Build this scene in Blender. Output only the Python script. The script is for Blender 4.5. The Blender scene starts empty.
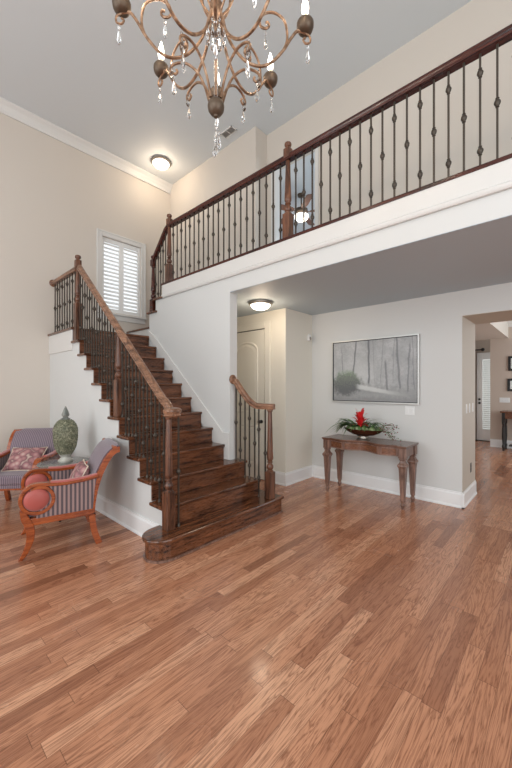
import bpy, bmesh, math, random
from mathutils import Vector, Matrix
random.seed(7)
S = bpy.context.scene
COL = S.collection
PI = math.pi
# ------------------------------------------------------------------ camera
EYE = 1.45
cd = bpy.data.cameras.new('camera'); cam = bpy.data.objects.new('camera', cd); COL.objects.link(cam)
cam.location = (0, 0, EYE); cam.rotation_euler = (PI/2, 0, math.radians(42.58))
cd.sensor_fit = 'VERTICAL'; cd.sensor_height = 36; cd.sensor_width = 24
cd.lens = 340/768*36; cd.shift_y = 2/768; cd.clip_start = .05; cd.clip_end = 100
S.camera = cam
# ------------------------------------------------------------------ view, world, big lights
S.view_settings.view_transform = 'Standard'; S.view_settings.look = 'None'
S.view_settings.gamma = 1; S.view_settings.use_curve_mapping = False
S.view_settings.exposure = -0.10
w = bpy.data.worlds.new('world'); S.world = w; w.use_nodes = True
bg = w.node_tree.nodes['Background']; bg.inputs[0].default_value = (.93, .97, 1, 1); bg.inputs[1].default_value = 1.3
def area(name, loc, rot, sx, sy, power, color=(1, 1, 1)):
    l = bpy.data.lights.new(name, 'AREA'); l.shape = 'RECTANGLE'; l.size = sx; l.size_y = sy
    l.energy = power; l.color = color
    o = bpy.data.objects.new(name, l); COL.objects.link(o); o.location = loc; o.rotation_euler = rot; return o
def point(name, loc, power, color, r=.05):
    l = bpy.data.lights.new(name, 'POINT'); l.energy = power; l.color = color; l.shadow_soft_size = r
    o = bpy.data.objects.new(name, l); COL.objects.link(o); o.location = loc; return o
DAY = (.90, .965, 1)
area('window_daylight', (-3.4, -3.1, 2.6), (PI/2, 0, 0), 2.6, 4.2, 100, DAY)
area('window_daylight', (0.8, -3.1, 2.6), (PI/2, 0, 0), 3.0, 4.2, 135, DAY)
area('window_daylight', (3.3, 0.6, 2.3), (PI/2, 0, PI/2), 3.4, 3.8, 105, DAY)
area('kitchen_fill', (1.9, 8.4, 1.7), (PI/2, 0, PI/2), 2.6, 2.2, 100, DAY)  # fill lamp added to brighten the kitchen; no window behind it
area('bedroom_fill', (-1.1, 6.6, 4.3), (PI/2, 0, PI/2), 1.8, 1.6, 60, (.86, .93, 1))  # added lamp giving the bedroom its bluish brightness, without a window
area('alcove_fill', (-.55, 10.25, 1.5), (PI/2, 0, PI/2), .7, 1.8, 11, DAY)  # added fill that brightens the frame of the far door; no window here
WARM = (1, .80, .58)

# ------------------------------------------------------------------ materials
class NT:
    def __init__(s, m): s.t = m.node_tree; s.n = s.t.nodes; s.l = s.t.links
    def new(s, k, **kw):
        n = s.n.new(k)
        for a, b in kw.items(): setattr(n, a, b)
        return n
    def put(s, sock, v):
        if isinstance(v, bpy.types.NodeSocket): s.l.new(v, sock)
        elif isinstance(v, (tuple, list)) and len(v) == 3 and sock.type == 'RGBA': sock.default_value = (*v, 1)
        else: sock.default_value = v
    def math(s, op, a, b=0.0, c=None, clamp=False):
        n = s.new('ShaderNodeMath', operation=op); n.use_clamp = clamp
        s.put(n.inputs[0], a); s.put(n.inputs[1], b)
        if c is not None: s.put(n.inputs[2], c)
        return n.outputs[0]
    def mix(s, f, a, b, mode='MIX'):
        n = s.new('ShaderNodeMix', data_type='RGBA', blend_type=mode)
        s.put(n.inputs[0], f); s.put(n.inputs[6], a); s.put(n.inputs[7], b); return n.outputs[2]
    def xyz(s, sock):
        n = s.new('ShaderNodeSeparateXYZ'); s.l.new(sock, n.inputs[0]); return n.outputs
    def comb(s, x=0., y=0., z=0.):
        n = s.new('ShaderNodeCombineXYZ')
        for i, v in enumerate((x, y, z)): s.put(n.inputs[i], v)
        return n.outputs[0]
    def obj(s, k='Object'): return s.new('ShaderNodeTexCoord').outputs[k]
    def noise(s, vec, scale, detail=3., rough=.5, dist=0.):
        n = s.new('ShaderNodeTexNoise'); s.l.new(vec, n.inputs['Vector'])
        n.inputs['Scale'].default_value = scale; n.inputs['Detail'].default_value = detail
        n.inputs['Roughness'].default_value = rough; n.inputs['Distortion'].default_value = dist; return n.outputs[0]
    def white(s, vec):
        n = s.new('ShaderNodeTexWhiteNoise', noise_dimensions='3D'); s.l.new(vec, n.inputs['Vector']); return n.outputs[0]
    def ramp(s, f, stops, interp='LINEAR'):
        n = s.new('ShaderNodeValToRGB'); e = n.color_ramp; e.interpolation = interp; s.put(n.inputs[0], f)
        while len(e.elements) < len(stops): e.elements.new(.5)
        for el, (p, c) in zip(e.elements, stops): el.position = p; el.color = (*c, 1) if len(c) == 3 else c
        return n.outputs[0]
    def bump(s, h, strength=.2, dist=.01):
        n = s.new('ShaderNodeBump'); s.l.new(h, n.inputs['Height'])
        n.inputs['Strength'].default_value = strength; n.inputs['Distance'].default_value = dist
        s.l.new(n.outputs[0], s.n['Principled BSDF'].inputs['Normal'])
    def bsdf(s, k, v): s.put(s.n['Principled BSDF'].inputs[k], v)
def mat(name, col=(.8, .8, .8), rough=.5, metal=0., **kw):
    m = bpy.data.materials.new(name); m.use_nodes = True; t = NT(m)
    t.bsdf('Base Color', col); t.bsdf('Roughness', rough); t.bsdf('Metallic', metal)
    for k, v in kw.items(): t.bsdf(k.replace('_', ' '), v)
    return m, t
def paint(name, col, rough=.6, amp=.03):
    m, t = mat(name, col, rough); n = t.noise(t.obj(), 1.7, 2)
    f = t.math('MULTIPLY', n, amp)
    t.bsdf('Base Color', t.mix(f, col, tuple(c*.6 for c in col)))
    t.bump(t.noise(t.obj(), 220, 2), .04, .002); return m
M = {}
M['wall'] = paint('wall_paint', (.635, .575, .51))
M['wall_low'] = paint('wall_paint_lit', (.665, .665, .65))  # same wall paint, made paler for the whiter light on the lower walls
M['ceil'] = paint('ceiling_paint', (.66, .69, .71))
M['ceil_shade'] = paint('ceiling_paint_shaded', (.47, .545, .60))  # same ceiling paint; shade and cooler light under the balcony put into the colour
M['trim'] = paint('trim_paint', (.70, .685, .66), .35)
M['base'] = paint('baseboard_paint', (.84, .84, .835), .35)
M['jamb'] = paint('jamb_paint', (.545, .485, .41))
M['cream'] = paint('cream_paint', (.78, .745, .66), .45)
M['taupe'] = paint('taupe_paint', (.56, .47, .40))
M['white'] = paint('white_lacquer', (.85, .85, .84), .35)
def wood(name, dark, lite, rough=.3, axis=0, scale=1., coat=.15):
    m, t = mat(name, lite, rough); o = t.xyz(t.obj()); k = [9., 9., 9.]; k[axis] = .9
    v = t.comb(*[t.math('MULTIPLY', o[i], k[i]*scale) for i in range(3)])
    n = t.noise(v, 3.2, 5, .6, .6); n2 = t.noise(v, 22, 3, .6)
    f = t.math('ADD', t.math('MULTIPLY', n, .75), t.math('MULTIPLY', n2, .25))
    t.bsdf('Base Color', t.ramp(f, [(.36, dark), (.62, lite)]))
    t.bsdf('Roughness', t.math('ADD', t.math('MULTIPLY', n2, .15), rough-.07)); t.bsdf('Coat Weight', coat); t.bsdf('Coat Roughness', .18); t.bsdf('Specular IOR Level', .4)
    t.bump(n2, .08, .003); return m
M['tread'] = wood('stained_oak_across', (.022, .007, .0035), (.20, .073, .032), .22, 1, 1., .3)
M['riser'] = wood('stained_oak_riser', (.012, .004, .0025), (.215, .078, .035), .28, 1)
M['rail'] = wood('stained_rail_wood', (.075, .030, .016), (.36, .185, .110), .28, 0)
M['post'] = wood('stained_post_wood', (.022, .008, .005), (.20, .082, .044), .3, 2)
M['rail_red'] = wood('red_stained_rail_wood', (.020, .004, .003), (.095, .022, .013), .22, 0)
M['cherry'] = wood('cherry_wood', (.17, .030, .007), (.42, .095, .020), .25, 0, 1.4)
M['cherry_dark'] = wood('dark_cherry_wood', (.12, .025, .010), (.26, .055, .022), .25, 0, 1.4)
M['console'] = wood('antique_console_wood', (.085, .042, .030), (.30, .170, .125), .35, 2, 1.3)
M['console_top'] = wood('console_top_wood', (.07, .03, .02), (.22, .105, .068), .22, 0, 1.3)
M['inlay'] = wood('burl_inlay', (.075, .025, .013), (.27, .115, .06), .25, 0, 3.)
M['black_wood'] = wood('black_painted_wood', (.008, .007, .006), (.03, .026, .024), .3, 2)
M['iron'] = mat('wrought_iron', (.068, .054, .042), .42, .5)[0]
def bronze():
    m, t = mat('aged_bronze', (.25, .15, .09), .42, .75); n = t.noise(t.obj(), 30, 4, .6)
    t.bsdf('Base Color', t.ramp(n, [(.3, (.13, .075, .045)), (.55, (.38, .235, .15)), (.75, (.62, .44, .31))])); return m
M['bronze'] = bronze()
M['bronze_dark'] = mat('dark_bronze', (.12, .085, .06), .45, .6)[0]
M['nickel'] = mat('brushed_pewter', (.35, .32, .28), .35, .9)[0]
M['almond'] = mat('almond_plastic', (.50, .45, .37), .4)[0]
M['silver'] = mat('silver_leaf', (.62, .62, .60), .4, .5)[0]
M['chrome'] = mat('dark_metal', (.06, .06, .065), .25, .9)[0]
M['black'] = mat('black_plastic', (.012, .012, .012), .4)[0]
M['crystal'] = mat('crystal_glass', (1, 1, 1), .02, 0, Transmission_Weight=1., IOR=1.5)[0]
M['plastic'] = mat('white_plastic', (.80, .80, .79), .35)[0]
def emis(name, col, st):
    m, t = mat(name, (.9, .9, .9), .4); t.bsdf('Emission Color', col); t.bsdf('Emission Strength', st); return m
M['bulb'] = emis('lit_bulb', (1, .86, .66), 14.)
M['dome'] = emis('lit_frosted_dome', (1, .92, .80), 2.6)
M['candle'] = mat('candle_sleeve', (.75, .62, .42), .5)[0]
M['glass'] = mat('window_glass', (1, 1, 1), .0, 0, Transmission_Weight=1., IOR=1.02)[0]

def floor_mat():
    m, t = mat('oak_plank_floor', (.4, .2, .1), .25); o = t.xyz(t.obj()); W, L = .083, .85
    xs = t.math('DIVIDE', o[0], W); row = t.math('FLOOR', xs); fx = t.math('FRACT', xs)
    off = t.math('MULTIPLY', t.white(t.comb(row, 3.1, .7)), 7.3)
    ys = t.math('ADD', t.math('DIVIDE', o[1], L), off); colm = t.math('FLOOR', ys); fy = t.math('FRACT', ys)
    r1 = t.white(t.comb(row, colm, 1.7)); r2 = t.white(t.comb(row, colm, 8.3))
    sh = t.math('MULTIPLY', r2, 37.)
    gv = t.comb(t.math('ADD', t.math('MULTIPLY', o[0], 13.), sh), t.math('ADD', t.math('MULTIPLY', o[1], 1.0), sh), sh)
    g1 = t.noise(gv, 1.0, 4, .55, .9)
    rings = t.math('FRACT', t.math('MULTIPLY', g1, 11.))
    rings = t.math('ABSOLUTE', t.math('SUBTRACT', rings, .5)); rings = t.math('MULTIPLY', rings, 2.)
    fv = t.comb(t.math('MULTIPLY', o[0], 170.), t.math('MULTIPLY', o[1], 6.), sh); fine = t.noise(fv, 1., 3, .6)
    base = t.ramp(r1, [(0, (.25, .100, .052)), (.06, (.39, .165, .090)), (.35, (.50, .222, .122)), (.75, (.585, .275, .156)), (1, (.69, .36, .215))])
    c = t.mix(t.math('MULTIPLY', t.math('POWER', rings, 2.6), .70), base, (.20, .070, .036))
    c = t.mix(t.math('MULTIPLY', t.math('GREATER_THAN', fine, .56), .30), c, (.13, .042, .020))
    gap = t.math('LESS_THAN', t.math('MINIMUM', fx, t.math('SUBTRACT', 1., fx)), .012)
    gap2 = t.math('LESS_THAN', t.math('MINIMUM', fy, t.math('SUBTRACT', 1., fy)), .0018)
    gp = t.math('MAXIMUM', gap, gap2); c = t.mix(t.math('MULTIPLY', gp, .55), c, (.05, .02, .012))
    t.bsdf('Base Color', c)
    rr = t.noise(t.obj(), 2.2, 3); t.bsdf('Roughness', t.math('ADD', .20, t.math('MULTIPLY', rr, .12)))
    t.bsdf('Coat Weight', .25); t.bsdf('Coat Roughness', .12); t.bsdf('Specular IOR Level', .4)
    h = t.math('ADD', t.math('MULTIPLY', fine, .25), t.math('SUBTRACT', 1., gp)); t.bump(h, .10, .002); return m
M['floor'] = floor_mat()
def stripes(name, axis, a, b, c, period=.036):
    m, t = mat(name, a, .7); o = t.xyz(t.obj()); f = t.math('FRACT', t.math('DIVIDE', o[axis], period))
    col = t.ramp(f, [(0, a), (.42, c), (.50, b), (.92, c)], 'CONSTANT')
    n = t.noise(t.obj(), 260, 2); t.bsdf('Base Color', t.mix(t.math('MULTIPLY', n, .25), col, (.25, .2, .22)))
    t.bsdf('Sheen Weight', .3); return m
MAUVE, SLATE, PINKISH = (.33, .215, .195), (.060, .044, .050), (.22, .115, .115)
M['stripe_x'] = stripes('striped_fabric_side', 0, MAUVE, SLATE, PINKISH, .034)
M['stripe_y'] = stripes('striped_fabric_front', 1, (.27, .20, .235), (.085, .07, .10), (.21, .125, .145), .022)
M['rose'] = mat('rose_silk', (.42, .085, .068), .45, 0, Sheen_Weight=.4)[0]
def cushion_fabric():
    m, t = mat('patterned_silk', (.5, .3, .3), .6); v = t.new('ShaderNodeTexVoronoi'); t.l.new(t.obj(), v.inputs['Vector']); v.inputs['Scale'].default_value = 16
    t.bsdf('Base Color', t.ramp(v.outputs[0], [(.1, (.55, .40, .34)), (.4, (.42, .20, .20)), (.7, (.20, .08, .09)), (.9, (.5, .38, .32))])); return m
M['cushion'] = cushion_fabric()
M['cord'] = mat('cream_cord', (.70, .58, .46), .7)[0]
def stone(name, a, b, c, sc=9., rough=.3):
    m, t = mat(name, a, rough); n = t.noise(t.obj(), sc, 6, .65, 1.2)
    t.bsdf('Base Color', t.ramp(n, [(.3, a), (.5, b), (.7, c)])); return m
M['marble'] = stone('grey_green_marble', (.05, .055, .05), (.15, .155, .14), (.32, .31, .28), 14., .12)
M['ceramic'] = stone('verdigris_ceramic', (.030, .038, .024), (.16, .165, .10), (.45, .42, .30), 38., .55)
M['urn_base'] = stone('pale_stone', (.30, .28, .24), (.45, .43, .38), (.58, .56, .5), 12., .5)
M['finial'] = stone('grey_stone', (.10, .11, .10), (.19, .2, .18), (.30, .30, .27), 14., .5)
M['leaf'] = stone('green_leaf', (.03, .085, .02), (.07, .16, .04), (.14, .24, .07), 20., .45)
M['leaf_pale'] = stone('pale_green_leaf', (.12, .19, .07), (.24, .30, .14), (.42, .46, .27), 26., .5)
M['petal'] = stone('red_bract', (.45, .012, .015), (.70, .022, .025), (.82, .06, .05), 15., .4)
M['berry'] = mat('plum_berry', (.22, .03, .05), .35)[0]
M['bowl'] = mat('bronze_bowl', (.085, .028, .014), .22, .35)[0]
M['curtain'] = stone('gold_drape', (.20, .12, .045), (.34, .22, .09), (.45, .31, .15), 5., .7)
M['fan_blade'] = wood('fan_blade_wood', (.06, .022, .012), (.20, .08, .045), .4, 0)
M['mat_board'] = mat('white_mat_board', (.8, .8, .78), .6)[0]
M['print'] = stone('grey_print', (.12, .12, .13), (.36, .36, .36), (.6, .6, .58), 7., .4)

def painting_mat():
    m, t = mat('misty_forest_painting', (.5, .5, .5), .55); g = t.xyz(t.obj('Generated')); u, v = g[0], g[2]
    p = t.comb(t.math('MULTIPLY', u, 1.4), v, 0.)
    n1 = t.noise(p, 3.5, 5, .6); n2 = t.noise(p, 16., 4, .65); n3 = t.noise(p, 45., 3, .6)
    fog = t.math('ADD', t.math('MULTIPLY', n1, .5), t.math('MULTIPLY', n2, .5))
    c = t.ramp(fog, [(.36, (.32, .33, .34)), (.5, (.46, .465, .47)), (.64, (.62, .625, .63))])
    def sm(x, lo, hi):
        n = t.new('ShaderNodeMapRange', interpolation_type='SMOOTHSTEP'); t.put(n.inputs[0], x)
        n.inputs[1].default_value = lo; n.inputs[2].default_value = hi; return n.outputs[0]
    leafy = t.math('MULTIPLY', sm(n2, .47, .56), sm(t.math('ADD', v, t.math('MULTIPLY', u, .3)), .35, .7))
    c = t.mix(t.math('MULTIPLY', leafy, .5), c, (.29, .295, .30))
    pale = t.math('MULTIPLY', sm(t.math('ABSOLUTE', t.math('SUBTRACT', u, .36)), .35, .02), sm(t.math('ABSOLUTE', t.math('SUBTRACT', v, .45)), .4, .02))
    c = t.mix(t.math('MULTIPLY', pale, .5), c, (.60, .61, .60))
    und = sm(t.math('ADD', v, t.math('MULTIPLY', n2, .22)), .50, .26)
    c = t.mix(t.math('MULTIPLY', und, .7), c, (.28, .285, .285))
    # trunks: (u at foot, slant, half width, foot v, top v, strength)
    for u0, sl, hw, v0, v1, st in ((.265, .06, .010, .42, 1.1, .75), (.135, -.05, .006, .4, .95, .5), (.46, .005, .011, .28, 1.1, .8), (.675, -.04, .011, .18, .72, .6),
                                   (.82, -.05, .011, .2, 1.1, .6), (.90, .03, .009, .16, .95, .55), (.60, .05, .005, .3, 1.1, .35), (.74, .02, .005, .3, 1.1, .35), (.97, -.03, .006, .2, 1.1, .4), (.53, -.02, .004, .3, 1.1, .3)):
        cx = t.math('ADD', t.math('MULTIPLY', t.math('SUBTRACT', v, v0), sl), t.math('ADD', u0-.02, t.math('MULTIPLY', n1, .04)))
        d = t.math('ABSOLUTE', t.math('SUBTRACT', u, cx)); f = sm(d, hw*1.5, hw*.5)
        f = t.math('MULTIPLY', f, t.math('MULTIPLY', sm(v, v0-.02, v0+.03), sm(v, v1, v1-.12)))
        c = t.mix(t.math('MULTIPLY', f, st), c, (.13, .135, .145))
    bush = t.math('ADD', t.math('POWER', t.math('DIVIDE', t.math('SUBTRACT', u, .17), .20), 2.), t.math('POWER', t.math('DIVIDE', t.math('SUBTRACT', v, .29), .20), 2.))
    bf = sm(t.math('ADD', bush, t.math('ADD', t.math('MULTIPLY', t.math('SUBTRACT', n2, .5), 1.5), t.math('MULTIPLY', t.math('SUBTRACT', n1, .5), 1.6))), 1.45, .45)
    bc = t.ramp(t.math('ADD', v, t.math('MULTIPLY', t.math('SUBTRACT', n3, .5), .5)), [(.22, (.13, .135, .14)), (.42, (.20, .225, .19)), (.54, (.28, .37, .24))])
    c = t.mix(bf, c, bc)
    # pale path winding to the lower right
    yc = t.math('SUBTRACT', .245, t.math('MULTIPLY', t.math('SUBTRACT', u, .30), .24)); hw = t.math('SUBTRACT', .052, t.math('MULTIPLY', u, .030))
    pf = sm(t.math('DIVIDE', t.math('ABSOLUTE', t.math('SUBTRACT', v, t.math('ADD', yc, t.math('MULTIPLY', t.math('SUBTRACT', n2, .5), .04)))), hw), 1.35, .45)
    pf = t.math('MULTIPLY', pf, t.math('MULTIPLY', sm(u, .28, .36), sm(u, .92, .55)))
    c = t.mix(t.math('MULTIPLY', pf, .85), c, (.62, .63, .62))
    fg = sm(t.math('ADD', v, t.math('MULTIPLY', n2, .12)), .16, .08); c = t.mix(t.math('MULTIPLY', fg, .6), c, (.25, .25, .25))
    t.bsdf('Base Color', c); t.bump(n3, .1, .002); return m
M['painting'] = painting_mat()

# ------------------------------------------------------------------ mesh helpers
def NB(): return bmesh.new()
def box(bm, x0, x1, y0, y1, z0, z1):
    v = [bm.verts.new((x, y, z)) for z in (z0, z1) for y in (y0, y1) for x in (x0, x1)]
    for f in ((0, 2, 3, 1), (4, 5, 7, 6), (0, 1, 5, 4), (2, 6, 7, 3), (0, 4, 6, 2), (1, 3, 7, 5)): bm.faces.new([v[i] for i in f])
    return v
def prism(bm, poly, axis, a, b):
    """extrude a 2D outline along axis (0: poly is y,z; 1: poly is x,z; 2: poly is x,y)"""
    def P(p, t): return {0: (t, p[0], p[1]), 1: (p[0], t, p[1]), 2: (p[0], p[1], t)}[axis]
    A = [bm.verts.new(P(p, a)) for p in poly]; B = [bm.verts.new(P(p, b)) for p in poly]; n = len(poly)
    bm.faces.new(A); bm.faces.new(B[::-1])
    for i in range(n): bm.faces.new((A[i], B[i], B[(i+1) % n], A[(i+1) % n]))
def lathe(bm, prof, c=(0, 0, 0), seg=20, axis=2, cap=True, start=0., k=1.):
    rings = []
    for r, h in prof:
        ring = []
        for i in range(seg):
            a = 2*PI*i/seg+start; p = [k*r*math.cos(a), k*r*math.sin(a)]
            q = {2: (p[0], p[1], h), 1: (p[0], h, p[1]), 0: (h, p[0], p[1])}[axis]
            ring.append(bm.verts.new((c[0]+q[0], c[1]+q[1], c[2]+q[2])))
        rings.append(ring)
    for a, b in zip(rings, rings[1:]):
        for i in range(seg): bm.faces.new((a[i], a[(i+1) % seg], b[(i+1) % seg], b[i]))
    if cap: bm.faces.new(rings[0][::-1]); bm.faces.new(rings[-1])
def frames(pts):
    P = [Vector(p) for p in pts]; T = []
    for i in range(len(P)):
        d = P[min(i+1, len(P)-1)]-P[max(i-1, 0)]; T.append(d.normalized())
    n = T[0].orthogonal().normalized(); out = []
    for p, tg in zip(P, T):
        n = (n-tg*n.dot(tg)); n = n.normalized() if n.length > 1e-6 else tg.orthogonal().normalized()
        out.append((p, n, tg.cross(n)))
    return out
def tube(bm, pts, r, seg=8):
    R = r if isinstance(r, (list, tuple)) else [r]*len(pts); rings = []
    for (p, n, b), rr in zip(frames(pts), R):
        rings.append([bm.verts.new(p+n*rr*math.cos(2*PI*i/seg)+b*rr*math.sin(2*PI*i/seg)) for i in range(seg)])
    for a, c in zip(rings, rings[1:]):
        for i in range(seg): bm.faces.new((a[i], a[(i+1) % seg], c[(i+1) % seg], c[i]))
    bm.faces.new(rings[0][::-1]); bm.faces.new(rings[-1])
def sweep(bm, pts, prof, side=None):
    """sweep a (side, up) outline along a path; side is a fixed horizontal vector or worked out from the path"""
    P = [Vector(p) for p in pts]; rings = []
    for i, p in enumerate(P):
        tg = (P[min(i+1, len(P)-1)]-P[max(i-1, 0)]).normalized()
        s = Vector(side) if side else Vector((tg.y, -tg.x, 0)).normalized()
        u = s.cross(tg).normalized()
        if u.z < 0 or (abs(u.z) < 1e-4 and u.dot(Vector((-1, 0, 0))) < 0): u = -u
        rings.append([bm.verts.new(p+s*a+u*b) for a, b in prof])
    n = len(prof)
    for a, c in zip(rings, rings[1:]):
        for i in range(n): bm.faces.new((a[i], a[(i+1) % n], c[(i+1) % n], c[i]))
    bm.faces.new(rings[0][::-1]); bm.faces.new(rings[-1])
def smooth_path(pts, n=6):
    P = [Vector(p) for p in pts]; out = []
    for i in range(len(P)-1):
        p0, p1, p2, p3 = P[max(i-1, 0)], P[i], P[i+1], P[min(i+2, len(P)-1)]
        for k in range(n):
            s = k/n; out.append(.5*((2*p1)+(p2-p0)*s+(2*p0-5*p1+4*p2-p3)*s*s+(3*p1-p0-3*p2+p3)*s**3))
    out.append(P[-1]); return out
def ball(bm, c, r, sx=1., sy=1., sz=1., u=10, v=7):
    m = Matrix.Translation(c) @ Matrix.Diagonal((sx, sy, sz, 1)); bmesh.ops.create_uvsphere(bm, u_segments=u, v_segments=v, radius=r, matrix=m)
def obj(name, bm, m, parent=None, smooth=False, bevel=0., local=False, auto=True):
    bmesh.ops.recalc_face_normals(bm, faces=bm.faces[:])
    me = bpy.data.meshes.new(name); bm.to_mesh(me); bm.free()
    if m is not None: me.materials.append(M[m] if isinstance(m, str) else m)
    o = bpy.data.objects.new(name, me); COL.objects.link(o)
    if smooth:
        me.polygons.foreach_set('use_smooth', [True]*len(me.polygons))
        if auto:
            try: me.set_sharp_from_angle(angle=math.radians(42))
            except Exception: pass
    if bevel:
        b = o.modifiers.new('bevel', 'BEVEL'); b.width = bevel; b.segments = 2; b.limit_method = 'ANGLE'; b.angle_limit = math.radians(40)
    if parent:
        o.parent = parent
        if not local and parent.type == 'EMPTY': o.matrix_parent_inverse = Matrix.Translation(-parent.location)
    return o
def tag(o, label=None, cat=None, group=None, kind=None):
    for k, v in (('label', label), ('category', cat), ('group', group), ('kind', kind)):
        if v: o[k] = v
    return o
def thing(name, loc, label, cat, group=None, rz=0.):
    e = bpy.data.objects.new(name, None); COL.objects.link(e); e.location = loc; e.rotation_euler = (0, 0, rz); e.empty_display_size = .1
    return tag(e, label, cat, group)
def struct(name, bm, m, label=None, cat=None, **kw):
    o = obj(name, bm, m, **kw); return tag(o, label, cat, None, 'structure')
def copy(o, parent, loc=None, rz=None):
    c = o.copy(); COL.objects.link(c); c.parent = parent
    if loc is not None: c.location = loc
    if rz is not None: c.rotation_euler = (0, 0, rz)
    return c
def dup(root, loc, rz, **t):
    r = root.copy(); COL.objects.link(r); r.location = loc; r.rotation_euler = (0, 0, rz)
    for ch in list(root.children):
        c = ch.copy(); COL.objects.link(c); c.parent = r
        for g in list(ch.children):
            d = g.copy(); COL.objects.link(d); d.parent = c
    return tag(r, **t)

# ------------------------------------------------------------------ room shell
LX, RX, FY = -5.80, 3.40, -3.20          # left wall, right wall, wall behind the camera
YS, YW = 2.80, 2.92                      # stair wall / balcony edge faces
YB, YB2 = 4.63, 5.38                     # hall back wall, thick
YU, YU2 = 3.80, 4.06                     # upstairs wall: left part, set-back part
ZL, ZC, ZF = 2.585, 5.40, 2.976          # lower ceiling, high ceiling, upper floor
UR, UG, UX = .186, .22, -3.065+.66       # riser, going, nosing of step 1
NOS = lambda k: UX-UG*(k-1)
b = NB(); box(b, LX-.2, RX+.2, FY-.2, 12.4, -.12, 0); struct('floor', b, 'floor', 'glossy red-brown oak plank floor running away through the hall', 'floor')
b = NB(); box(b, LX-.2, RX+.2, FY-.2, 8.2, ZC, ZC+.15); struct('ceiling', b, 'ceil', 'high pale grey ceiling above the two storey foyer', 'ceiling')
# window hole in the left wall
WY0, WY1, WZ0, WZ1 = 2.47, 3.175, 2.72, 3.99
b = NB()
box(b, LX-.15, LX, FY-.2, WY0, 0, ZC); box(b, LX-.15, LX, WY1, 4.2, 0, ZC)
box(b, LX-.15, LX, WY0, WY1, 0, WZ0); box(b, LX-.15, LX, WY0, WY1, WZ1, ZC)
struct('wall_left', b, 'wall', 'tall beige wall at the left with the shuttered window', 'wall')
b = NB()
prism(b, [(-3.0, 0), (-3.0, ZL), (RX, ZL), (RX, ZF-.03), (-4.45, ZF-.03), (-4.45, 15*UR-.03), (-4.66, 15*UR-.03), (-4.66, 14*UR-.03), (-4.85, 14*UR-.03), (-4.85, 0)], 1, YS, YW)
struct('wall_stair', b, 'wall_low', 'pale wall rising beside the stair treads up to the balcony edge', 'wall')
b = NB(); box(b, -4.50, -3.03, 3.935, 4.63, 0, ZL); struct('wall_closet', b, 'cream', 'cream wall holding the arched panel door beneath the balcony', 'wall')
b = NB(); box(b, -4.6, -4.5, YW, 3.935, 0, ZL); struct('wall_passage', b, 'cream', 'short cream wall ending the passage behind the stair', 'wall')
b = NB(); box(b, -3.03, -.93, YB, YB2, 0, ZL); box(b, -.93, 1.3, YB, YB2, 2.285, ZL); box(b, 1.3, RX, YB, YB2, 0, ZL)
struct('wall_back', b, 'wall_low', 'pale grey wall behind the console table with the wide opening', 'wall')
b = NB(); box(b, -4.45, RX, YW, YB2, ZL, ZF); box(b, -4.45, RX, YB2, 8.2, ZF-.02, ZF); box(b, -3.0, RX, YS+.001, YW, ZL-.004, ZL); struct('ceiling_hall', b, 'ceil_shade', 'grey lower ceiling of the hall beneath the balcony', 'ceiling')
b = NB(); box(b, LX, -4.6, YU, 4.2, 2.2, ZC); box(b, -4.6, -3.5, YU, 4.2, ZF, ZC); box(b, -3.5, -3.33, YU2, 4.2, ZF, ZC); box(b, -3.33, -2.60, YU2, 4.2, 4.84, ZC); box(b, -2.60, RX, YU2, 4.2, ZF, ZC)
struct('wall_upper', b, 'wall', 'beige upstairs wall behind the balcony balusters', 'wall')
b = NB(); box(b, LX-.15, LX, 4.2, 8.0, ZF, ZC); box(b, LX, RX, 8.0, 8.15, ZF, ZC); box(b, -.9, -.8, 4.2, 8.0, ZF, ZC)
struct('wall_bedroom', b, paint('bedroom_paint', (.66, .70, .74)), 'pale blue bedroom wall seen through the upstairs doorway', 'wall')
b = NB()
box(b, LX-.2, -4.7, FY-.15, FY, 0, ZC); box(b, -2.1, -.7, FY-.15, FY, 0, ZC); box(b, 2.3, RX+.2, FY-.15, FY, 0, ZC)
for x0, x1 in ((-4.7, -2.1), (-.7, 2.3)): box(b, x0, x1, FY-.15, FY, 0, .5); box(b, x0, x1, FY-.15, FY, 4.7, ZC)
struct('wall_front', b, 'wall', 'wall with tall windows behind the viewer', 'wall')
b = NB(); box(b, RX, RX+.15, FY, -1.1, 0, ZC); box(b, RX, RX+.15, 2.3, 8.2, 0, ZC); box(b, RX, RX+.15, -1.1, 2.3, 0, .4); box(b, RX, RX+.15, -1.1, 2.3, 4.2, ZC)
struct('wall_right', b, 'wall', 'wall with a tall window at the right', 'wall')
# kitchen end beyond the opening
b = NB(); box(b, -1.38, RX, 9.80, 9.95, 0, 3.0); struct('wall_kitchen', b, 'taupe', 'taupe wall with the two small black frames beyond the opening', 'wall')
b = NB(); box(b, -3.0, RX, 10.70, 10.85, 0, 3.0); box(b, -3.05, -2.9, YB2, 10.85, 0, 3.0); box(b, RX, RX+.15, 8.2, 10.85, 0, 3.0)
struct('wall_far', b, 'taupe', 'farthest wall holding the glazed back door', 'wall')
b = NB(); box(b, -3.0, RX, YB2, 10.85, 2.95, 3.05); struct('ceiling_kitchen', b, 'ceil', 'kitchen ceiling beyond the opening', 'ceiling')
b = NB(); box(b, -3.0, -1.03, YB2, 9.8, 2.57, 2.95); struct('trim_5', b, 'wall', 'dropped beige soffit beyond the opening', 'soffit')

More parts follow.
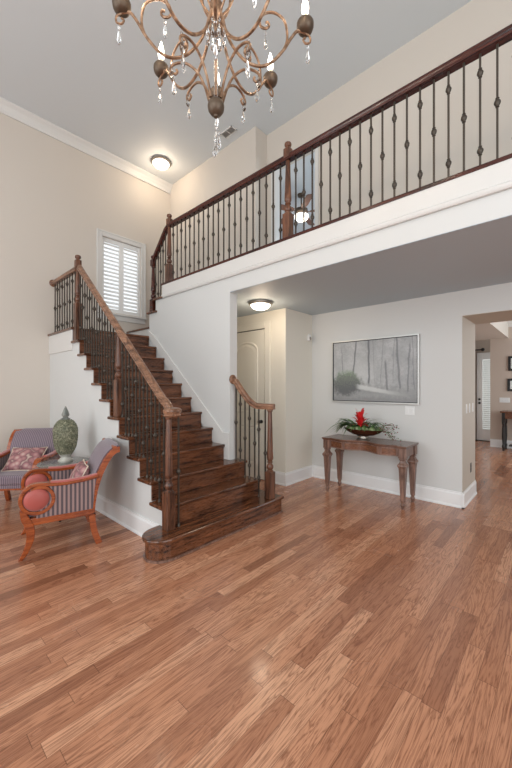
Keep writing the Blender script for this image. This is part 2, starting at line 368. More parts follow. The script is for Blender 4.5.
# trims and baseboards
b = NB(); box(b, -.93, -.926, YB+.004, YB2, 0, 2.281); box(b, -.926, 1.3, YB+.004, YB2, 2.281, 2.285); struct('trim_6', b, 'jamb', 'beige lining inside the wide opening beside the console wall', 'jamb')
def base_prof(h=.185): return [(0, 0), (.026, 0), (.026, .015), (.018, .03), (.018, h-.03), (.010, h-.012), (.010, h), (0, h)]
def baseboard(name, pts, label):
    b = NB(); pr = base_prof()
    for p, q in zip(pts, pts[1:]):
        p, q = Vector((*p, 0)), Vector((*q, 0)); d = (q-p).normalized(); n = Vector((d.y, -d.x, 0)); e = .0
        A = [b.verts.new(p+n*a+Vector((0, 0, z))-d*e) for a, z in pr]; B = [b.verts.new(q+n*a+Vector((0, 0, z))+d*e) for a, z in pr]
        b.faces.new(A); b.faces.new(B[::-1])
        for i in range(len(pr)): b.faces.new((A[i], B[i], B[(i+1) % len(pr)], A[(i+1) % len(pr)]))
    struct(name, b, 'base', label, 'baseboard')
baseboard('baseboard_back', [(-3.03, YB), (-.904, YB)], 'white baseboard along the pale wall behind the console')
baseboard('baseboard_opening', [(-.93, YB-.026), (-.93, YB2)], 'white baseboard round the inside of the wide opening')
baseboard('baseboard_return', [(-3.03, 3.909), (-3.03, YB)], 'white baseboard on the short grey return wall by the closet')
baseboard('baseboard_closet', [(-3.31, 3.935), (-3.03, 3.935)], 'white baseboard between the closet door and the corner')
baseboard('baseboard_left', [(LX, FY), (LX, 1.66)], 'white baseboard along the tall left wall')
baseboard('baseboard_kitchen', [(-1.38, 9.8), (3.3, 9.8)], 'white baseboard on the taupe wall beyond the opening')
def crown(name, p, q, s=1., label='', z=ZC):
    b = NB(); pr = [(0, 0), (.09*s, 0), (.09*s, -.02*s), (.075*s, -.035*s), (.05*s, -.06*s), (.028*s, -.10*s), (.02*s, -.125*s), (.02*s, -.16*s), (0, -.16*s)]
    p, q = Vector((*p, z)), Vector((*q, z)); d = (q-p).normalized(); n = Vector((d.y, -d.x, 0))
    A = [b.verts.new(p+n*a+Vector((0, 0, h))) for a, h in pr]; B = [b.verts.new(q+n*a+Vector((0, 0, h))) for a, h in pr]
    b.faces.new(A); b.faces.new(B[::-1])
    for i in range(len(pr)): b.faces.new((A[i], B[i], B[(i+1) % len(pr)], A[(i+1) % len(pr)]))
    struct(name, b, 'trim', label, 'crown moulding')
crown('trim_1', (LX, FY), (LX, YU), 1., 'white crown moulding along the top of the tall left wall')
crown('trim_4', (-1.03, 9.8), (3.3, 9.8), .8, 'white crown moulding above the taupe wall', 2.95)
b = NB(); box(b, -4.45, RX, YS-.022, YS, 2.79, ZF-.03)
sweep(b, [(-4.45, YS-.004, 2.775), (RX, YS-.004, 2.775)], [(.0, -.018), (.022, -.018), (.030, -.004), (.034, .012), (.026, .026), (0, .026)], side=(0, -1, 0))
struct('trim_2', b, 'trim', 'white fascia board and moulding beneath the balcony railing', 'fascia')

# ------------------------------------------------------------------ window with shutters
wn = tag(thing('window_1', (LX, (WY0+WY1)/2, WZ0), 'white shuttered window high on the left wall', 'window'), kind='structure')
b = NB(); cw = .085
for y0, y1, z0, z1 in ((WY0-cw, WY0, WZ0-.02, WZ1+cw), (WY1, WY1+cw, WZ0-.02, WZ1+cw), (WY0, WY1, WZ1, WZ1+cw)):
    box(b, LX, LX+.02, y0, y1, z0, z1)
box(b, LX, LX+.028, WY0-cw-.008, WY0-cw+.018, WZ0-.02, WZ1+cw+.008); box(b, LX, LX+.028, WY1+cw-.018, WY1+cw+.008, WZ0-.02, WZ1+cw+.008); box(b, LX, LX+.028, WY0-cw, WY1+cw, WZ1+cw-.018, WZ1+cw+.008)
obj('casing', b, 'trim', wn, bevel=.004)
b = NB(); box(b, LX-.05, LX+.05, WY0-cw-.02, WY1+cw+.02, WZ0-.045, WZ0-.018); box(b, LX, LX+.02, WY0-cw, WY1+cw, WZ0-.13, WZ0-.045); obj('sill', b, 'trim', wn, bevel=.004)
b = NB(); box(b, LX-.13, LX-.125, WY0, WY1, WZ0, WZ1); obj('pane', b, 'glass', wn)
mid = (WY0+WY1)/2
for y0, y1 in ((WY0, mid), (mid, WY1)):
    b = NB(); st = .042
    box(b, LX-.06, LX-.03, y0, y0+st, WZ0-.018, WZ1); box(b, LX-.06, LX-.03, y1-st, y1, WZ0-.018, WZ1)
    box(b, LX-.06, LX-.03, y0+st, y1-st, WZ0-.018, WZ0+.07); box(b, LX-.06, LX-.03, y0+st, y1-st, WZ1-.07, WZ1)
    sh = obj('shutter', b, 'white', wn, bevel=.003)
    b = NB(); n = 17
    for i in range(n):
        z = WZ0+.07+(i+.5)*(WZ1-WZ0-.14)/n
        prism(b, [(LX-.078, z+.026), (LX-.072, z+.030), (LX-.012, z-.020), (LX-.018, z-.025)], 1, y0+st, y1-st)
    obj('louvers', b, 'white', sh)

# ------------------------------------------------------------------ closet door
DX0, DX1, DZ = -4.20, -3.43, 2.325; YD = 3.935
d1 = tag(thing('door_1', (DX0, YD, 0), 'cream arched panel door behind the short stair railing', 'door'), kind='structure')
b = NB()
for x0, x1, z0, z1 in ((DX0-.11, DX0-.01, 0, DZ+.11), (DX1+.01, DX1+.115, 0, DZ+.11), (DX0-.01, DX1+.01, DZ+.01, DZ+.11)): box(b, x0, x1, YD-.022, YD, z0, z1)
obj('casing', b, 'cream', d1, bevel=.006)
b = NB(); box(b, DX0-.01, DX1+.01, YD-.003, YD, 0, DZ+.01); obj('gap_shadow', b, 'black', d1)  # black sheet standing in for the shadow between door and casing
b = NB(); box(b, DX0, DX1-.004, YD-.010, YD, 0.01, DZ-.004)
def panel(bm, poly, y, w=.03):
    cx = sum(p[0] for p in poly)/len(poly); cz = sum(p[1] for p in poly)/len(poly)
    def inset(k): return [(p[0]-math.copysign(min(k, abs(p[0]-cx)), p[0]-cx), p[1]-math.copysign(min(k, abs(p[1]-cz)), p[1]-cz)) for p in poly]
    loops = [(inset(0), y), (inset(.012), y-.012), (inset(.026), y-.012), (inset(.038), y-.003), (inset(.07), y-.010)]
    prev = None
    for lp, yy in loops:
        vs = [bm.verts.new((px, yy, pz)) for px, pz in lp]
        if prev:
            for i in range(len(vs)): bm.faces.new((prev[i], prev[(i+1) % len(vs)], vs[(i+1) % len(vs)], vs[i]))
        prev = vs
    bm.faces.new(prev)
px0, px1 = DX0+.13, DX1-.13
arch = [(px0, 1.02), (px1, 1.02)]+[((px0+px1)/2+(px1-px0)/2*math.cos(a), 2.02+.14*math.sin(a)) for a in [PI*i/14 for i in range(15)]]
panel(b, arch, YD-.008); panel(b, [(px0, .22), (px1, .22), (px1, .84), (px0, .84)], YD-.008)
obj('door_panel', b, 'cream', d1)
b = NB(); lathe(b, [(.028, 0), (.028, -.008), (.012, -.012), (.012, -.035), (.026, -.045), (.03, -.058), (.024, -.07), (.008, -.074)], (DX1-.06, YD-.008, .90), 14, 1)
obj('door_knob', b, 'black', d1, True)

# ------------------------------------------------------------------ staircase
st = thing('staircase', (-3.6, 2.2, 0), 'dark stained oak staircase climbing to the landing along the pale wall', 'staircase')
Y0, Y1, YR = 1.65, 2.785, 2.95            # tread tips at the open side, wall face, tips right of the wall end
TT = .032
def tread(k, x_front, x_back, y0, y1, z):
    b = NB(); box(b, x_back, x_front, y0, y1, z-TT, z); return obj('tread', b, 'tread', st, bevel=.010)
# step 1 with its rounded end
cx, cy, R = -2.575, 1.635, .195
def bull(rad, xf, yr):
    pts = [(xf, yr), (xf, cy)]
    for i in range(1, 17):
        a = -PI*i/16
        pts.append((cx+(xf-cx)*math.cos(a), cy+rad*math.sin(a)))
    pts += [(2*cx-xf, 1.74), (-2.85, 1.74), (-2.85, yr)]
    return pts
b = NB(); prism(b, bull(R, NOS(1), 3.10), 2, UR-TT, UR); obj('tread', b, 'tread', st, bevel=.010)
b = NB(); prism(b, bull(R-.025, NOS(1)-.025, 3.075), 2, 0, UR-TT); obj('riser', b, 'riser', st)
b = NB(); pts = bull(R-.010, NOS(1)-.010, 3.09); prism(b, pts, 2, 0, .016); obj('shoe_moulding', b, 'console', st)
for k in range(2, 13):
    z = k*UR; yr = YR if k in (2, 3) else Y1
    if k < 12: tread(k, NOS(k), NOS(k)-UG-.025, Y0, yr, z)
    b = NB(); box(b, NOS(k)-.045, NOS(k)-.025, 1.690, yr-.02 if k < 4 else Y1, z-UR, z-TT); obj('riser', b, 'riser', st)
# closed end beneath steps 2 and 3 right of the wall
b = NB()
for k in (2, 3): box(b, -2.998, NOS(k)-.035, YS+.005, YR-.025, (k-1)*UR if k == 3 else 0, k*UR-TT)
obj('end_panel', b, 'riser', st)
# white panel on the open side, stepped
poly = [(NOS(2)-.045, 0)]
for k in range(2, 12): poly += [(NOS(k)-.045, (k-1)*UR if k > 2 else 0), (NOS(k)-.045, k*UR-TT)]
poly += [(NOS(12)-.045, 11*UR-TT), (NOS(12)-.045, 12*UR-TT), (LX, 12*UR-TT), (LX, 0)]
cl = []
for p in poly:
    if not cl or (abs(p[0]-cl[-1][0])+abs(p[1]-cl[-1][1])) > 1e-5: cl.append(p)
b = NB(); prism(b, cl, 1, 1.685, 1.725); tag(obj('side_panel', b, 'wall_low', st), 'white painted stepped side wall')
b = NB(); prism(b, [(LX, 1.93), (LX, 12*UR-TT), (NOS(12)-.03, 12*UR-TT), (NOS(12)-.03, 1.93)], 1, 1.668, 1.686); obj('landing_fascia', b, 'trim', st, bevel=.004)
b = NB(); pr = base_prof()
pp = [(LX, 1.685), (NOS(2)-.05, 1.685)]
A = [b.verts.new((LX, 1.685-a, z)) for a, z in pr]; B = [b.verts.new((NOS(2)-.05, 1.685-a, z)) for a, z in pr]
b.faces.new(A); b.faces.new(B[::-1])
for i in range(len(pr)): b.faces.new((A[i], B[i], B[(i+1) % len(pr)], A[(i+1) % len(pr)]))
obj('baseboard', b, 'base', st)
# landing and the corner platform with the last steps
ZL1 = 12*UR; ZL2 = 13*UR
b = NB(); box(b, LX, NOS(12), Y0, 2.90, ZL1-TT, ZL1); obj('landing', b, 'tread', st, bevel=.010)
b = NB(); box(b, LX, -4.86, 2.895, YU, ZL2-TT, ZL2); obj('landing', b, 'tread', st, bevel=.008)
b = NB(); box(b, LX, -4.86, 2.915, 2.93, ZL1, ZL2-TT); tag(obj('riser', b, 'trim', st), 'white painted riser')
for k, x0, x1 in ((14, -4.885, -4.62), (15, -4.69, -4.42)):
    b = NB(); box(b, x0, x1, YS-.035, YU, k*UR-TT, k*UR); obj('tread', b, 'tread', st, bevel=.008)
for k, x in ((14, -4.85), (15, -4.66), (16, -4.45)):
    b = NB(); box(b, x-.02, x, YW, YU, (k-1)*UR, k*UR-TT); obj('riser', b, 'riser', st)
# skirt board against the wall
sk = [(-4.85, 2.23), (-4.85, 2.33)]
for x in (-4.6, -4.0, -3.4, -3.16): sk.append((x, .744+(-3.065-x)*.8455+.105))
sk += [(-3.12, .885), (-3.0, .885), (-3.0, .56), (-3.1, .56)]
b = NB(); prism(b, sk, 1, YS-.018, YS); obj('skirt_board', b, 'trim', st, bevel=.003)

# ------------------------------------------------------------------ railings
HR = [(-.029, 0), (.029, 0), (.032, .012), (.024, .022), (.030, .034), (.029, .050), (.018, .062), (0, .066), (-.018, .062), (-.029, .050), (-.030, .034), (-.024, .022), (-.032, .012)]
def newel(parent, x, y, z, base_h, top, finial=True, ball_top=False, m='post'):
    """square foot, turned vase, tapering shaft, and a block with a button on top"""
    s = .043; b = NB(); box(b, x-s, x+s, y-s, y+s, z, z+base_h); nb = obj('newel_post', b, m, parent, bevel=.005)
    t0 = z+base_h; t1 = top-(.17 if finial else .0)
    b = NB(); L = t1-t0
    lathe(b, [(.040, t0-.002), (.042, t0+.006), (.034, t0+.014), (.026, t0+.022), (.034, t0+.032), (.040, t0+.050), (.038, t0+.068), (.026, t0+.086), (.022, t0+.094), (.032, t0+.102), (.032, t0+.112), (.024, t0+.120),
              (.036, t0+.140), (.037, t0+.16), (.033, t0+.24 if L > .4 else t0+L*.7), (.024, t1-.05), (.023, t1-.03), (.030, t1-.022), (.030, t1-.012), (.024, t1)], (x, y, 0), 16)
    if finial:
        b2 = NB(); box(b2, x-s*.85, x+s*.85, y-s*.85, y+s*.85, t1, t1+.10); obj('top_block', b2, m, nb, bevel=.008)
        lathe(b, [(.030, t1+.10), (.022, t1+.108), (.022, t1+.116), (.034, t1+.126), (.038, t1+.142), (.034, t1+.158), (.018, t1+.168), (.002, t1+.17)], (x, y, 0), 16)
    obj('turned_shaft', b, m, nb, True); return nb
def baluster(parent, x, y, z0, z1, kind, foot=True):
    b = NB(); h = .0064; box(b, x-h, x+h, y-h, y+h, z0, z1)
    mid = (z0+z1)/2; ks = (mid,) if kind else (mid-.285, mid+.265)
    for k in ks:
        lathe(b, [(.008, k-.034), (.013, k-.030), (.009, k-.026), (.019, k-.010), (.021, k), (.019, k+.010), (.009, k+.026), (.013, k+.030), (.008, k+.034)], (x, y, 0), 8)
    if foot: lathe(b, [(.015, z0), (.015, z0+.012), (.010, z0+.018), (.009, z0+.03)], (x, y, 0), 8)
    return obj('baluster', b, 'iron', parent, True)
def rosette(parent, p, nrm, m='rail', r=.052):
    b = NB(); ax = 0 if abs(nrm[0]) > .5 else 1; sg = nrm[ax]
    lathe(b, [(r, 0), (r*1.04, sg*.010), (r*.9, sg*.018), (r*.82, sg*.022), (r*.5, sg*.03)], p, 18, ax); return obj('rosette', b, m, parent, True)
nose = lambda x: .744+(-3.065-x)*.8455
# --- open side of the first flight, with the level run along the landing
YA = 1.725
ra = thing('stair_railing', (-2.575, YA, UR), 'long iron baluster railing climbing the open left side of the stair to the landing', 'railing', 'stair and balcony railings')
newel(ra, -2.60, YA-.035, UR, .33, 1.185, False)
newel(ra, -3.625, YA, 6*UR, .40, nose(-3.625)+.80, False)
newel(ra, -4.795, YA, 11*UR, .50, 3.19, True)
b = NB()
path = [(-2.585, YA, 1.19), (-2.64, YA, 1.19), (-2.69, YA, nose(-2.69)+.832), (-2.75, YA, nose(-2.75)+.815)]
path = smooth_path(path, 4)+[(-4.76, YA, nose(-4.76)+.815)]
sweep(b, path, HR, side=(0, 1, 0)); hr = obj('handrail', b, 'rail', ra, True)
b = NB(); lathe(b, [(.030, 1.168), (.052, 1.178), (.058, 1.19), (.052, 1.202), (.060, 1.215), (.062, 1.236), (.052, 1.252), (.02, 1.260), (.002, 1.261)], (0, 0, 0), 20)
for v in b.verts: v.co = (-2.59+v.co.x, YA-.005+v.co.y*1.45, v.co.z)
baluster(ra, -2.585, 1.782, UR, 1.17, 1)
obj('rail_cap', b, 'rail', ra, True)
b = NB(); sweep(b, [(-4.83, YA, 2.985), (LX+.02, YA, 2.985)], HR, side=(0, 1, 0)); obj('handrail', b, 'rail', ra, True)
rosette(ra, (LX, YA, 3.018), (1, 0, 0))
b = NB(); box(b, LX+.01, NOS(12)-.06, YA-.02, YA+.02, ZL1, ZL1+.018); obj('shoe_rail', b, 'rail', ra)
i = 0
x = -2.585-.0733
while x > -4.74:
    if abs(x+3.625) > .045 and x < -2.66:
        k = int((UX-x)/UG)+1; baluster(ra, x, YA, k*UR, nose(x)+.818, i % 2)
    i += 1; x -= .0733
for j in range(9): baluster(ra, -4.795-.1*(j+1), YA, ZL1+.016, 2.99, (j+i) % 2)
# --- short railing at the right of the bottom steps
YB1 = 2.915
rb = thing('stair_railing', (-2.58, YB1, UR), 'short iron baluster railing curving down beside the bottom steps at the wall end', 'railing', 'stair and balcony railings')
newel(rb, -2.478, 2.93, UR, .30, 1.185, False)
path = smooth_path([(-2.985, 2.852, 1.492), (-2.95, 2.856, 1.455), (-2.86, 2.866, 1.345), (-2.77, 2.878, 1.255), (-2.69, 2.89, 1.203), (-2.62, 2.90, 1.188), (-2.425, 2.936, 1.186)], 5)
RBX = ((-2.955, 2.86, 3), (-2.886, 2.864, 3), (-2.812, 2.869, 2), (-2.747, 2.876, 2), (-2.676, 2.89, 2), (-2.606, 2.883, 1), (-2.535, 2.915, 1))
b = NB(); sweep(b, path, HR); obj('handrail', b, 'rail', rb, True)
b = NB(); lathe(b, [(.024, 1.168), (.036, 1.176), (.036, 1.188), (.02, 1.19)], (-2.478, 2.93, 0), 16); obj('rail_cap', b, 'rail', rb, True)
rosette(rb, (-3.0, 2.842, 1.53), (1, 0, 0), r=.055)
P = path
def rail_z(x):
    for p, q in zip(P, P[1:]):
        if p.x <= x <= q.x: return p.z+(q.z-p.z)*(x-p.x)/(q.x-p.x)
    return P[-1].z
for i, (x, yy, k) in enumerate(RBX):
    baluster(rb, x, yy, k*UR, rail_z(x)+.004, i % 2 == 0)
# --- balcony railing with the short rake down to the corner platform
YC = 2.845
rc = thing('balcony_railing', (-4.36, YC, ZF), 'long iron baluster railing with red-brown handrail along the upstairs balcony', 'railing', 'stair and balcony railings')
b = NB(); box(b, -4.475, RX, YS-.03, YC+.06, ZF-.03, ZF); box(b, -4.46, RX, YC-.022, YC+.022, ZF, ZF+.018); obj('shoe_rail', b, 'rail_red', rc, bevel=.005)
newel(rc, -4.36, YC, ZF+.01, .26, 4.0, True); newel(rc, -2.16, YC, ZF+.01, .26, 4.0, True); newel(rc, 1.14, YC, ZF+.01, .26, 4.0, True)
b = NB(); sweep(b, [(-4.34, YC, 3.80), (RX-.01, YC, 3.80)], [(p[0]*1.15, p[1]*1.1) for p in HR], side=(0, 1, 0)); obj('handrail', b, 'rail_red', rc, True)
x = -4.26; i = 0
while x < RX-.05:
    if min(abs(x+2.16), abs(x-1.14)) > .04: baluster(rc, x, YC, ZF+.016, 3.805, i % 2 == 1, False)
    i += 1; x += .1
newel(rc, -4.80, YC-.005, 14*UR, .20, 3.50, True, m='rail_red')
b = NB(); path = [(-4.375, YC, 3.80), (-4.43, YC, 3.775), (-4.79, YC, 3.395)]
sweep(b, path, HR, side=(0, 1, 0)); obj('handrail', b, 'rail_red', rc, True)
for i, x in enumerate((-4.735, -4.665, -4.595, -4.53, -4.46)):
    k = 15 if x > -4.69 else 14; zz = 3.395+(x+4.79)*(.38/.36); baluster(rc, x, YC, k*UR, zz+.01, i % 2 == 0, False)

# ------------------------------------------------------------------ ceiling fittings
def flush_light(name, c, R, label, pw):
    t = thing(name, c, label, 'ceiling light', 'flush dome ceiling lights'); x, y, z = c
    b = NB(); lathe(b, [(R*.9, z), (R, z-.008), (R, z-.025), (R*.93, z-.038), (R*.85, z-.040)], (x, y, 0), 32); obj('rim', b, 'nickel', t, True)
    b = NB(); lathe(b, [(R*.84, z-.036), (R*.80, z-.055), (R*.66, z-.080), (R*.42, z-.098), (R*.15, z-.105), (.001, z-.106)], (x, y, 0), 32); obj('glass_dome', b, 'dome', t, True)
    point('ceiling_lamp', (x, y, z-.19), pw, WARM, .10)
flush_light('ceiling_light', (-5.28, 3.275, ZC), .175, 'lit round dome light on the high ceiling near the left crown moulding', 9)
flush_light('ceiling_light', (-3.07, 3.43, ZL), .165, 'lit round dome light on the low ceiling near the closet door', 8)
b = NB(); vx, vy = -3.89, 3.60
t = thing('air_vent', (vx, vy, ZC), 'small grey louvred air vent in the high ceiling', 'vent')
for x0, x1, y0, y1 in ((-.13, -.115, -.06, .06), (.115, .13, -.06, .06), (-.13, .13, -.06, -.048), (-.13, .13, .048, .06), (-.006, .006, -.048, .048)): box(b, vx+x0, vx+x1, vy+y0, vy+y1, ZC-.012, ZC)
obj('frame', b, 'trim', t)
b = NB()
for k in range(7): yy = vy-.042+k*.014; prism(b, [(yy-.005, ZC-.011), (yy-.003, ZC-.012), (yy+.006, ZC-.002), (yy+.004, ZC-.001)], 0, vx-.116, vx+.116)
obj('louvers', b, 'nickel', t)

# ------------------------------------------------------------------ chandelier
CX, CY, CZ = -1.482, 1.275, 3.55
ch = thing('chandelier', (CX, CY, ZC), 'large bronze scroll chandelier with lit candle bulbs and hanging crystals', 'chandelier')
b = NB(); lathe(b, [(.07, ZC), (.075, ZC-.02), (.05, ZC-.05), (.012, ZC-.07), (.008, ZC-.1)], (CX, CY, 0), 20); obj('canopy', b, 'bronze', ch, True)
b = NB()
zz = ZC-.09
k = 0
while zz > CZ+.86:
    r = .018; pts = []
    for i in range(13):
        a = 2*PI*i/12; p = (r*.62*math.cos(a), r*1.5*math.sin(a))
        pts.append((CX+(p[0] if k % 2 else 0), CY+(0 if k % 2 else p[0]), zz-r*1.5+p[1]))
    tube(b, pts, .0035, 5); zz -= .042; k += 1
obj('chain', b, 'bronze', ch, True)
b = NB(); lathe(b, [(.006, CZ+.86), (.02, CZ+.84), (.012, CZ+.81), (.012, CZ+.16), (.02, CZ+.14), (.026, CZ+.10), (.040, CZ+.07), (.034, CZ+.04), (.044, CZ+.01), (.040, CZ-.03), (.020, CZ-.05)], (CX, CY, 0), 16); obj('column', b, 'bronze', ch, True)
b = NB(); lathe(b, [(.011, CZ-.04), (.013, CZ-.14), (.010, CZ-.22), (.014, CZ-.30), (.011, CZ-.38), (.012, CZ-.46)], (CX, CY, 0), 10); obj('glass_rod', b, 'crystal', ch, True)
ZB = CZ-.52
b = NB(); lathe(b, [(.012, ZB+.06), (.030, ZB+.05), (.044, ZB+.036), (.048, ZB+.014), (.044, ZB-.008), (.030, ZB-.028), (.014, ZB-.036), (.012, ZB-.046), (.003, ZB-.05)], (CX, CY, 0), 18); obj('finial', b, 'bronze_dark', ch, True)
def rz2(pts): return [Vector((r, 0, z)) for r, z in pts]
arm_pts = [(.036, .02), (.055, -.06), (.095, -.15), (.165, -.225), (.245, -.25), (.315, -.225), (.385, -.15), (.435, -.07), (.475, -.022), (.52, -.03)]
scroll = [(.315, -.225), (.375, -.165), (.412, -.08), (.400, .02), (.36, .06), (.315, .07), (.272, .052), (.252, .015), (.258, -.018), (.285, -.028), (.305, -.012), (.300, .008), (.286, .006)]
upper = [(.036, .02), (.075, .07), (.11, .16), (.115, .26), (.085, .36), (.05, .43), (.045, .5), (.085, .545), (.125, .525), (.128, .485), (.10, .475), (.092, .495)]
lower = [(.040, -.475), (.062, -.40), (.10, -.325), (.155, -.28), (.205, -.275), (.245, -.295), (.255, -.325), (.235, -.343), (.217, -.33), (.222, -.315)]
cup_curl = [(.52, -.03), (.548, -.05), (.548, -.082), (.522, -.09), (.508, -.07), (.522, -.058)]
def cat(p, n=6): return smooth_path(rz2(p), n)
b = NB(); tube(b, cat(arm_pts), .0085, 7); tube(b, cat(scroll), .0072, 7); tube(b, cat(upper), .0065, 6); tube(b, cat(lower), .0072, 7); tube(b, cat(cup_curl, 4), .006, 6)
arm = obj('arm', b, 'bronze', ch, True, local=True)
b = NB(); lathe(b, [(.012, -.032), (.030, -.027), (.044, -.012), (.050, .008), (.050, .026), (.044, .036), (.036, .034), (.030, .024), (.012, .02)], (.52, 0, 0), 18); cup = obj('candle_cup', b, 'bronze_dark', ch, True, local=True)
b = NB(); lathe(b, [(.013, .015), (.013, .075), (.010, .078)], (.52, 0, 0), 12); can = obj('candle', b, 'candle', ch, True, local=True)
b = NB(); lathe(b, [(.008, .075), (.018, .092), (.021, .115), (.017, .145), (.009, .175), (.001, .20)], (.52, 0, 0), 12); bul = obj('bulb', b, 'bulb', ch, True, local=True)
def crystal(name, L, R):
    b = NB(); lathe(b, [(.0008, 0), (.0008, -.012), (.006, -.016), (.0075, -.024), (.005, -.032), (.001, -.036), (.004, -.042), (R*.55, -.042-L*.25), (R, -.042-L*.62), (R*.8, -.042-L*.85), (.002, -.042-L)], (0, 0, 0), 6)
    return obj(name, b, 'crystal', ch, False, local=True)
cr = crystal('crystal', .075, .013)
A0 = math.atan2(-.181, -.160)   # first arm points to the viewer's left
arm0, first = A0, True
OFF = Vector((0, 0, CZ-ZC))
hang = [(.535, -.09), (.285, -.03), (.236, -.343), (.245, -.262)]
for i in range(8):
    a = arm0+2*PI*i/8
    for src in (arm, cup, can, bul):
        o = src if i == 0 else copy(src, ch); o.location = OFF; o.rotation_euler = (0, 0, a)
    for j, (r, z) in enumerate(hang):
        o = cr if (i == 0 and j == 0) else copy(cr, ch)
        o.location = (r*math.cos(a), r*math.sin(a), CZ-ZC+z); o.rotation_euler = (0, 0, a+j)
    point('candle_glow', (CX+.52*math.cos(a), CY+.52*math.sin(a), CZ+.22), 2.2, WARM, .03)
for k, (dx, dy, dz) in enumerate(((0, 0, -.085), (.014, .01, -.115), (-.012, .008, -.14), (.004, -.012, -.165))):
    o = copy(cr, ch); o.location = (dx, dy, ZB-ZC+dz+.0); o.rotation_euler = (0, 0, k)
for i in range(8):
    a = arm0+2*PI*(i+.5)/8; o = copy(cr, ch); o.location = (.05*math.cos(a), .05*math.sin(a), CZ-ZC-.03); o.rotation_euler = (0, 0, a)

# ------------------------------------------------------------------ console table and what is on it
KX0, KX1, KY0, KY1, KZ = -2.485, -1.39, 4.07, 4.50, .745
kt = thing('console_table', ((KX0+KX1)/2, (KY0+KY1)/2, 0), 'carved brown console table with serpentine front and tapering legs against the pale wall', 'table')
def serp(o, n=40):
    """front outline from left to right: set-back ends and a double wave; o grows it outwards"""
    out = [(KX0-o, KY1+o*.0), (KX0-o, KY0-o), (KX0+.09+o*.3, KY0-o)]
    for i in range(n+1):
        s = i/n; x = KX0+.10+(KX1-KX0-.20)*s
        y = KY0+.035-o+(.030*math.cos(2*PI*s*2)-.030*math.cos(2*PI*s))*1.15-.012*math.sin(PI*s)
        out.append((x, y))
    out += [(KX1-.09-o*.3, KY0-o), (KX1+o, KY0-o), (KX1+o, KY1)]
    return out
b = NB(); prism(b, serp(.015), 2, KZ-.018, KZ); prism(b, serp(.006), 2, KZ-.030, KZ-.018); obj('tabletop', b, 'console_top', kt, bevel=.003)
b = NB(); prism(b, serp(-.012), 2, KZ-.135, KZ-.03); ap = obj('apron', b, 'console', kt, bevel=.003)
pl = serp(-.012)[3:-3]
for s0, s1 in ((.02, .20), (.27, .73), (.80, .98)):
    a0, a1 = int(s0*40), int(s1*40); b = NB()
    for i in range(a0, a1):
        (xa, ya), (xb, yb) = pl[i], pl[i+1]
        v = [b.verts.new(p) for p in ((xa, ya-.004, KZ-.118), (xb, yb-.004, KZ-.118), (xb, yb-.004, KZ-.047), (xa, ya-.004, KZ-.047), (xa, ya+.004, KZ-.118), (xb, yb+.004, KZ-.118), (xb, yb+.004, KZ-.047), (xa, ya+.004, KZ-.047))]
        for f in ((0, 1, 2, 3), (3, 2, 6, 7), (0, 4, 5, 1)): b.faces.new([v[q] for q in f])
    obj('inlay_panel', b, 'inlay', ap)
def console_leg(x, y):
    b = NB(); s = .042; box(b, x-s, x+s, y-s, y+s, KZ-.145, KZ-.03)
    q = PI/4; r2 = math.sqrt(2)
    lathe(b, [(.030*r2, KZ-.145), (.036*r2, KZ-.155), (.034*r2, KZ-.165), (.026*r2, KZ-.172), (.034*r2, KZ-.20), (.050*r2, KZ-.222), (.052*r2, KZ-.235), (.040*r2, KZ-.262), (.037*r2, KZ-.30), (.024*r2, .12), (.022*r2, .105)], (x, y, 0), 4, start=q)
    lathe(b, [(.028, .110), (.030, .100), (.022, .088), (.020, .070), (.028, .060), (.030, .048), (.022, .030), (.016, .012), (.018, 0)], (x, y, 0), 12)
    obj('leg', b, 'console', kt, bevel=.003)
for x in (KX0+.042, KX1-.042):
    for y in (KY0+.042, KY1-.05): console_leg(x, y)
BX, BY = -2.00, 4.27
fa = thing('flower_arrangement', (BX, BY, KZ), 'oval bronze bowl of greenery with a red bromeliad on the console table', 'flower arrangement')
b = NB(); lathe(b, [(.085, KZ), (.088, KZ+.012), (.07, KZ+.02), (.068, KZ+.045), (.08, KZ+.05)], (BX, BY, 0), 20); obj('foot', b, 'nickel', fa, True)
b = NB(); prof = [(.05, .048), (.14, .062), (.22, .095), (.272, .135), (.265, .137), (.21, .102), (.13, .075), (.001, .07)]
lathe(b, prof, (0, 0, KZ), 32, cap=False)
for v in b.verts: v.co = (BX+v.co.x, BY+v.co.y*.48, v.co.z)
obj('bowl', b, 'bowl', fa, True)
b = NB(); rnd = random.Random(3)
for k in range(70):
    a = rnd.uniform(0, 2*PI); r = math.sqrt(rnd.random())*.225
    ball(b, (BX+r*math.cos(a), BY+.44*r*math.sin(a), KZ+.125+rnd.uniform(0, .03)), rnd.uniform(.018, .03), u=6, v=5)
tag(obj('moss', b, 'leaf_pale', fa, True), None, None, None, 'stuff')
def blade(bm, base, az, L, lift, droop, wd, n=8):
    prev = None
    for i in range(n+1):
        s = i/n; r = L*s; z = lift*s*2*(1-s*.5)-droop*s*s
        wv = wd*math.sin(PI*min(1, .12+s*.88))**.8 if i < n else .0006
        c = Vector(base)+Vector((math.cos(az)*r, math.sin(az)*r, z)); c.z = max(c.z, KZ+.006); sd = Vector((-math.sin(az), math.cos(az), 0))*wv; up = Vector((0, 0, .25*wv))
        row = [bm.verts.new(c-sd+up), bm.verts.new(c), bm.verts.new(c+sd+up)]
        if prev:
            bm.faces.new((prev[0], prev[1], row[1], row[0])); bm.faces.new((prev[1], prev[2], row[2], row[1]))
        prev = row
b = NB()
for k in range(14): # bromeliad rosette of red bracts, steep
    az = k*2.4; blade(b, (BX-.03, BY-.02, KZ+.155+.005*k), az, .15-.0065*k, .085+.010*k, .02, .027, 5)
for k in range(7): blade(b, (BX-.03, BY-.02, KZ+.15), k*2.4+.4, .13, .075, .05, .018, 5)
